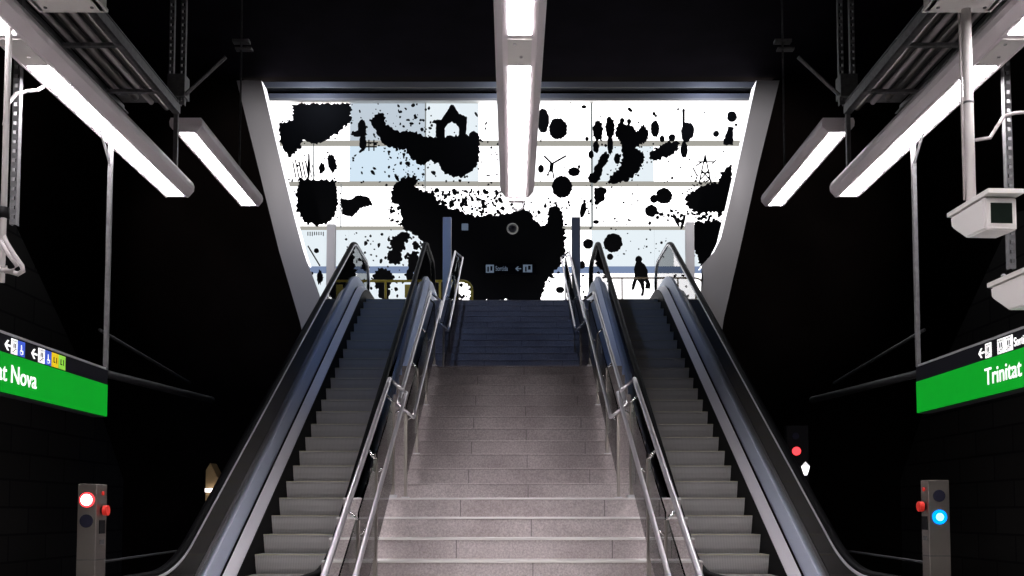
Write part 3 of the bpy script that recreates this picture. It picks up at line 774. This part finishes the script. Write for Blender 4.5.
def blob(cx, cy, rx, ry, ang=0, rough=None, n=None):
    n = n or max(8, int((rx + ry) * 2.4)); big = rough is None and rx + ry > 12; rough = (.14 if big else .12) if rough is None else rough
    pts = []
    for i in range(n):
        a = 2 * math.pi * i / n; k = 1 + random.uniform(-rough, rough * 1.3)
        x, y = rx * k * math.cos(a), ry * k * math.sin(a); c_, s_ = math.cos(R(ang)), math.sin(R(ang))
        pts.append((cx + x * c_ - y * s_, cy + x * s_ + y * c_))
    poly(pts, rough=0)
def stroke(x0, y0, x1, y1, w=1.2):
    a, b = Vector((x0, y0)), Vector((x1, y1)); d = (b - a).normalized(); q = Vector((-d.y, d.x)) * w / 2
    poly([a + q, b + q, b - q, a - q], rough=0)
poly([(293, 104), (350, 104), (351, 112), (352, 119), (344, 127), (335, 135), (322, 142), (314, 146), (303, 140), (300, 150), (290, 157), (284, 152), (280, 138), (278, 124), (286, 122), (293, 120)], rough=1.0)
poly([(300, 178), (315, 180), (336, 180), (338, 200), (337, 213), (330, 222), (318, 226), (305, 223), (297, 210), (296, 192)], rough=1.0)
poly([(341, 198), (350, 200), (358, 195), (370, 198), (373, 205), (362, 208), (352, 217), (342, 215)])
for a in ((362, 127, 4, 7), (359, 134, 7.5, 3), (363, 143, 3.4, 8), (332, 163, 4.5, 9, -12), (322, 168, 3, 5), (309, 166, 1.2, 12)): blob(*a)
for a in ((366, 143, 378, 143), (366, 147, 377, 147), (369, 140, 369, 151), (374, 140, 374, 151)): stroke(*a)
poly([(369, 121), (375, 116), (380, 112), (384, 113), (386, 123), (393, 129), (400, 132), (410, 131), (421, 135), (434, 139), (438, 136), (468, 136), (470, 133), (474, 131), (479, 134), (479, 145), (479, 160), (473, 171), (462, 177), (452, 177), (443, 171), (438, 163), (430, 160), (424, 166), (418, 165), (411, 158), (406, 150), (395, 148), (386, 146), (380, 140), (376, 130)], rough=.9)
poly([(432, 123), (434, 120), (441, 120), (446, 113), (449, 109), (451, 105), (454, 105), (456, 109), (459, 114), (467, 117), (467, 121), (466, 137), (459, 137), (459, 128), (456, 124), (452, 122), (448, 124), (445, 129), (445, 137), (436, 137), (436, 124)], rough=.3)
poly([(391, 203), (393, 187), (402, 178), (415, 176), (420, 180), (414, 187), (424, 191), (434, 195), (440, 203), (450, 208), (462, 212), (475, 217), (490, 215), (500, 217), (512, 212), (524, 209), (530, 213), (536, 222), (543, 225), (548, 224), (548, 207), (562, 207), (563, 225), (566, 240), (565, 255), (559, 266), (552, 274), (545, 284), (541, 301), (470, 301), (470, 288), (464, 281), (454, 284), (450, 301), (427, 301), (426, 270), (429, 252), (418, 236), (403, 229), (401, 215), (398, 205)], rough=1.0)
for a in ((398, 244, 7.5, 9), (395, 257, 7, 8), (414, 262, 6, 10), (383, 279, 9.5, 11), (384, 293, 6, 7), (410, 275, 4, 6), (404, 236, 6, 4), (416, 246, 3, 4)): blob(*a)
for a in ((543, 121, 6, 12), (558, 129, 9.3, 10.3), (562, 187, 10, 11), (541, 169, 3, 4), (574, 172, 6, 4.5), (579, 167, 1.5, 2), (584, 107, 2.6, 1.8), (587, 139, 2, 2)): blob(*a, rough=.06)
for a in ((544, 156, 552, 164, 1.8), (566, 156, 552, 164, 1.8), (552, 163, 551, 172, 4), (551, 168, 547, 176, 1.4), (552, 168, 554, 179, 1.4)): stroke(*a)
for a in ((598, 131, 5, 10), (596, 147, 3, 6), (610, 128, 4.5, 11), (609, 120, 2.4, 3), (610, 145, 3, 10), (622, 121, 2.4, 3), (622, 132, 6, 9), (629, 122, 2.2, 3), (630, 134, 6, 9), (643, 135, 5, 9), (591, 155, 2.6, 4), (594, 178, 6, 5), (598, 171, 4, 7), (603, 161, 4.5, 9, 25), (617, 159, 3, 5)): blob(*a)
poly([(618, 134), (636, 132), (646, 137), (640, 145), (634, 149), (644, 153), (644, 162), (638, 172), (628, 181), (608, 184), (609, 177), (618, 170), (622, 160), (622, 150)], rough=1.0)
for a in ((655, 129, 4.3, 8.3), (662, 139, 2.6, 3.4), (672, 138, 3.4, 3.6), (686, 133, 5, 10), (684, 150, 3.6, 8), (690, 131, 4, 8), (683.5, 111, 1.6, 2), (732, 117, 5, 5.3), (716, 134, 3, 3.2), (736, 125, 1.5, 1.5)): blob(*a, rough=.07)
stroke(683.5, 110, 683.5, 126, 2.4)
poly([(650, 153), (660, 146), (667, 143), (678, 142), (678, 150), (670, 156), (655, 161), (650, 160)], rough=1)
poly([(729, 126), (733, 128), (733, 145), (723, 145), (724, 138)], rough=.6)
for a in ((698, 162, 715, 162), (705, 155, 705, 162), (705, 155, 699, 184), (705, 155, 711, 184), (701, 173, 710, 173), (700, 180, 709, 170), (710, 180, 701, 170), (696, 166, 702, 162), (716, 160, 712, 164), (693, 168, 697, 176)): stroke(*a)
poly([(684, 199), (692, 190), (701, 186), (710, 185), (718, 184), (722, 172), (732, 165), (732, 212), (705, 213), (692, 211), (686, 206)], rough=1.1)
poly([(690, 229), (696, 222), (716, 221), (722, 222), (722, 262), (700, 266), (696, 252), (688, 240)], rough=1)
for a in ((664, 196, 8, 8), (654, 199, 4, 4), (651, 211, 6, 6), (583, 210, 3, 8, 12), (613, 243, 9.3, 9.3), (588, 244, 5, 5), (610, 257, 3.2, 3.2), (582, 265, 3, 4), (596, 222, 3, 2), (560, 290, 4.2, 3.4), (640, 108 - 8, .1, .1), (630, 110, 3, 1.6, 40), (676, 220, 1.6, 7, -25), (683, 222, 1.6, 8, 15)): blob(*a, rough=.06)
poly([(594, 188), (607, 188), (604, 200), (597, 206), (594, 204)], rough=.6)
# walking figure in silhouette
blob(638.7, 259.5, 3.4, 3.6, rough=.05)
poly([(636, 262), (641, 262), (645, 265), (647.5, 270), (648, 278), (650.5, 284), (650, 289), (645, 288.5), (646, 283), (644, 281), (644.5, 290), (643.5, 296), (640.5, 296), (642, 290), (640, 284), (637, 280), (635.5, 285), (634.5, 289.5), (631.5, 290.5), (632, 285), (634.5, 276), (634, 268)], rough=.15)
# pole-like figure by the left edge
blob(316.5, 251, 2.4, 2.4); stroke(308, 246, 320, 266, 1.3); blob(320, 277, 2.6, 7, rough=.2)
for i in range(8): stroke(308 + i * 2.2, 232, 308 + i * 2.2, 234.5 + random.random() * 2, .8)
for i in range(7): stroke(292 + i * 3.2 + random.random(), 160 + random.random() * 6, 296 + i * 3.2, 178, .5 + random.random())
def drops(n, x0, x1, y0, y1, r0=.5, r1=1.8, el=1.5):
    for _ in range(n):
        a = random.uniform(r0, r1) * random.uniform(.6, 1)
        blob(random.uniform(x0, x1), random.uniform(y0, y1), a, a * random.uniform(.7, el), random.uniform(0, 180), rough=.2, n=7)
drops(150, 425, 503, 190, 216, .7, 2.5, 1.6); drops(14, 453, 469, 282, 300, .8, 2.4); drops(70, 520, 600, 196, 232, .4, 1.8); drops(26, 432, 472, 189, 200, .6, 1.6)
drops(30, 395, 432, 104, 134, .5, 2.0); drops(12, 466, 500, 105, 175, .4, 1.6, 2.2); drops(34, 350, 410, 150, 186, .5, 1.9, 2.4)
drops(24, 402, 436, 150, 178, .6, 2.4); drops(20, 480, 500, 140, 190, .4, 1.6); drops(30, 405, 424, 236, 262, .6, 2.2); drops(16, 388, 402, 207, 230, .7, 2.2)
drops(30, 536, 592, 103, 200, .3, 1.2); drops(35, 595, 660, 185, 232, .3, 1.3); drops(80, 648, 724, 210, 224, .6, 2.3); drops(30, 690, 716, 176, 186, .5, 1.6)
drops(30, 600, 735, 104, 180, .3, 1.3); drops(16, 566, 592, 275, 297, .5, 1.8); drops(22, 602, 680, 232, 260, .3, 1.3); drops(50, 345, 425, 232, 298, .5, 2.0); drops(40, 350, 425, 104, 184, .4, 1.6, 2); drops(24, 600, 680, 104, 184, .4, 1.7); drops(20, 345, 395, 232, 262, .4, 1.6); drops(16, 285, 330, 152, 182, .4, 1.5); drops(18, 385, 420, 262, 298, .6, 2.2); drops(26, 508, 575, 196, 222, .5, 1.9); drops(14, 390, 470, 172, 188, .6, 2)
drops(10, 540, 562, 262, 285, .6, 2); drops(10, 300, 345, 270, 298, .6, 2.2)
flush_print()
obj('ink_print', pr, M['print'], mural)['label'] = 'black ink splats, figures, chapel and wind turbine'
# header beams over the mural
r = thing('header_beam', (0, YM - .3, hz(103)), 'horizontal grey metal header along the top of the mural', 'beam')
obj('lower_flange', bx(-9, 9, YM - .14, YM + .1, hz(102.6), hz(100)), M['mullion'], r)
obj('lower_beam', bx(-9, 9, YM - .10, YM + .1, hz(100), hz(95)), M['header'], r)
obj('recess', bx(-9, 9, YM + .04, YM + .1, hz(95), hz(91)), M['dark'], r)
obj('middle_line', bx(-9, 9, YM - .06, YM + .1, hz(96), hz(95)), M['mullion'], r)
obj('upper_beam', bx(-9, 9, YM - .16, YM + .1, hz(90), hz(80)), M['header'], r)
obj('joint_line', bx(-9, 9, YM - .17, YM - .15, hz(90.4), hz(89.6)), M['mullion'], r)

# far sign and dome camera on the mural wall
a, b = pm(484, 264.5), pm(536, 275.5)
r = thing('exit_sign', (0, YM - .1, b[1]), 'small dark direction sign with pale pictograms low on the black splat', 'sign')
obj('board', bx(a[0], b[0], YM - .14, YM - .04, b[1], a[1]), M['signblack'], r)
def farrect(x0, x1, y0, y1, m_, nm='pictogram'):
    p, q = pm(x0, y0), pm(x1, y1); return obj(nm, bx(p[0], q[0], YM - .150, YM - .141, q[1], p[1]), m_, r)
dimw = mat('dim_pictogram', (.2, .26, .36), .5, emit=(.30, .40, .55), estr=.25)
farrect(486, 494, 266, 274, dimw); farrect(523, 532, 266, 273.5, dimw)
for x0, x1, y0, y1 in ((487.5, 489, 268, 273), (490.5, 492.5, 267.5, 272), (525, 526.5, 268, 273), (528, 530.5, 267, 271)):
    p, q = pm(x0, y0), pm(x1, y1); obj('pictogram_figure', bx(p[0], q[0], YM - .153, YM - .149, q[1], p[1]), M['signblack'], r)
p = pm(495.5, 272); text_mesh('Sortida', .19, dimw, 'lettering', r, Matrix(((1, 0, 0, p[0]), (0, 0, -1, YM - .143), (0, 1, 0, p[1]), (0, 0, 0, 1))), .62)
p = pm(516, 270); bm = bmesh.new(); box(bm, p[0], p[0] + .14, YM - .150, YM - .141, p[1] - .012, p[1] + .012)
for q in (-1, 1):
    bm2 = slab([(p[0] - .02, p[1]), (p[0] + .02, p[1]), (p[0] + .08, p[1] + q * .06), (p[0] + .04, p[1] + q * .06)], 'y', YM - .150, YM - .141)
    me = bpy.data.meshes.new('t'); bm2.to_mesh(me); bm2.free(); bm.from_mesh(me)
obj('arrow', bm, dimw, r)
c = P(512.5, 229, YM - .45)
r = thing('dome_camera', c, 'small round grey camera in the middle of the black splat under the centre lights', 'camera')
bm = bmesh.new(); bmesh.ops.create_uvsphere(bm, u_segments=20, v_segments=12, radius=.12, matrix=Matrix.Translation(c)); obj('dome', bm, M['darklens'], r, True)
bm = bmesh.new(); n = 24
tube(bm, [(c.x + .13 * math.cos(2 * math.pi * i / n), c.y - .03, c.z + .13 * math.sin(2 * math.pi * i / n)) for i in range(n + 1)], .028, 8); obj('collar', bm, M['mullion'], r, True)
obj('wall_arm', tb([c, (c.x, YM - .02, c.z)], .03, 10), M['mullion'], r, True)
p = pm(465, 227.5); o = obj('wall_plate', bx(p[0] - .09, p[0] + .09, YM - .08, YM - .025, p[1] - .09, p[1] + .09, bev=.01), dimw); tag(o, 'tiny pale square plate on the black splat left of the round camera', 'plate')

# ------------------------------------------------------------------ upstairs railings
def rail_set(xa, xb, ytop, d, m, rad, label, posts, cat='railing', sign=None, rnd=True):
    zt = P(512, ytop, d).z; r = thing('barrier_railing', (xa, d, UP), label, cat)
    q = .22
    arc_r = [(xb - q + q * math.sin(R(a)), d, zt - q + q * math.cos(R(a))) for a in range(0, 91, 15)]
    arc_l = [(xa + q - q * math.sin(R(a)), d, zt - q + q * math.cos(R(a))) for a in range(0, 91, 15)][::-1]
    pts = [(xa, d, UP)] + arc_l + arc_r + [(xb, d, UP)]
    obj('frame', tb(pts, rad, 10), m, r, True)
    obj('mid_rail', tb([(xa, d, UP + .14), (xb, d, UP + .14)], rad * .7, 8), m, r, True)
    for x in posts: obj('post', tb([(x, d, UP), (x, d, zt)], rad * .9, 8), m, r, True)
    if sign: obj('plate', bx(sign[0], sign[1], d - .05, d - .03, P(0, 298, d).z, P(0, 285, d).z), m, r)['label'] = 'flat yellow plate'
    return r
DR = 23.7
rail_set(P(341, 280, DR).x, P(472, 280, DR).x, 281, DR, M['yellow'], .030, 'yellow tubular barrier upstairs behind the left escalator', [P(x, 280, DR).x for x in (364, 385.5, 440)], sign=(P(405, 280, DR).x, P(411.5, 280, DR).x))
rail_set(P(604, 280, DR).x, P(704, 280, DR).x, 278, DR, M['brown'], .022, 'thin bronze barrier upstairs behind the right escalator', [P(x, 280, DR).x for x in (622, 655, 680)])

# unseen ceiling spots added to brighten the steel portal
for s, nm in ((-1, 'left'), (1, 'right')):
    c = Vector((s * 5.2, 14.5, TOPZ - .18)); tgt = Vector((s * 5.3, YP, 8.2))
    r = thing('added_spotlight', c, 'added unseen spotlight brightening the %s steel portal panel' % nm, 'spotlight', 'added unseen spotlights')
    ax = (tgt - c).normalized()
    bm = bmesh.new(); cyl(bm, c - ax * .10, ax, .08, .18); obj('spot_body', bm, M['black'], r)
    bm = bmesh.new(); cyl(bm, c - ax * .005, ax, .065, .012); obj('lamp_glass', bm, emission('added_spot_glass', (1, .96, 1), 20), r)
    obj('stem', tb([c - ax * .1, (c.x, c.y, TOPZ)], .015, 8), M['black'], r)
    ld = bpy.data.lights.new('added_spot_lamp', 'SPOT'); ld.energy = 320; ld.color = (1, .95, .96); ld.spot_size = R(50); ld.spot_blend = .6; ld.shadow_soft_size = .06
    lo = bpy.data.objects.new('added_spot_lamp', ld); C.objects.link(lo); lo.parent = r; lo.matrix_parent_inverse = r.matrix_world.inverted()
    lo.location = c + ax * .03; lo.rotation_euler = ax.to_track_quat('-Z', 'Y').to_euler()

c = Vector((-1.6, 14.0, TOPZ - .18)); tgt = Vector((-1.4, 19.0, 5.2))  # unseen flood added to throw blue light on the upper stairs
r = thing('added_floodlight', c, 'added unseen blue-white floodlight brightening the upper flight of the stairs', 'floodlight')
ax = (tgt - c).normalized()
bm = bmesh.new(); cyl(bm, c - ax * .10, ax, .10, .16); obj('lamp_body', bm, M['black'], r)
bm = bmesh.new(); cyl(bm, c - ax * .015, ax, .085, .012); obj('lamp_glass', bm, emission('added_flood_glass', (.4, .6, 1), 20), r)
obj('stem', tb([c - ax * .1, (c.x, c.y, TOPZ)], .015, 8), M['black'], r)
ld = bpy.data.lights.new('added_flood_lamp', 'SPOT'); ld.energy = 230; ld.color = (.34, .52, 1); ld.spot_size = R(86); ld.spot_blend = .7; ld.shadow_soft_size = .08
lo = bpy.data.objects.new('added_flood_lamp', ld); C.objects.link(lo); lo.parent = r; lo.matrix_parent_inverse = r.matrix_world.inverted()
lo.location = c + ax * .03; lo.rotation_euler = ax.to_track_quat('-Z', 'Y').to_euler()

# downlights added to brighten the mural header, out of sight behind the bulkhead
for i, x in enumerate((-5.5, 0, 5.5)):
    r = thing('added_hall_light', (x, 25.6, 13.8), 'added unseen square light in the upper hall, %s' % ('over the left escalator', 'over the stairs', 'over the right escalator')[i], 'ceiling light', 'added upper hall lights')
    obj('frame', bx(x - .35, x + .35, 25.25, 25.95, 13.80, 13.90), M['house'], r)
    obj('diffuser', bx(x - .3, x + .3, 25.3, 25.9, 13.78, 13.80), emission('added_hall_diffuser', (.7, .78, 1), 14), r)

# ------------------------------------------------------------------ world, camera, colour
w = bpy.data.worlds.new('World'); bpy.context.scene.world = w; w.use_nodes = True
w.node_tree.nodes['Background'].inputs[0].default_value = (.02, .02, .03, 1); w.node_tree.nodes['Background'].inputs[1].default_value = .1
cd = bpy.data.cameras.new('camera'); co = bpy.data.objects.new('camera', cd); C.objects.link(co)
cd.sensor_width = 36; cd.sensor_fit = 'HORIZONTAL'; cd.lens = F_PX / 1024 * 36; cd.shift_y = (Y0 - 288) / 1024
cd.clip_end = 200
co.location = (0, 0, EYE); co.rotation_euler = (R(90) + PITCH, 0, 0)
sc = bpy.context.scene; sc.camera = co
sc.view_settings.view_transform = 'Standard'; sc.view_settings.look = 'None'; sc.view_settings.gamma = 1
sc.view_settings.use_curve_mapping = False; sc.view_settings.exposure = 0
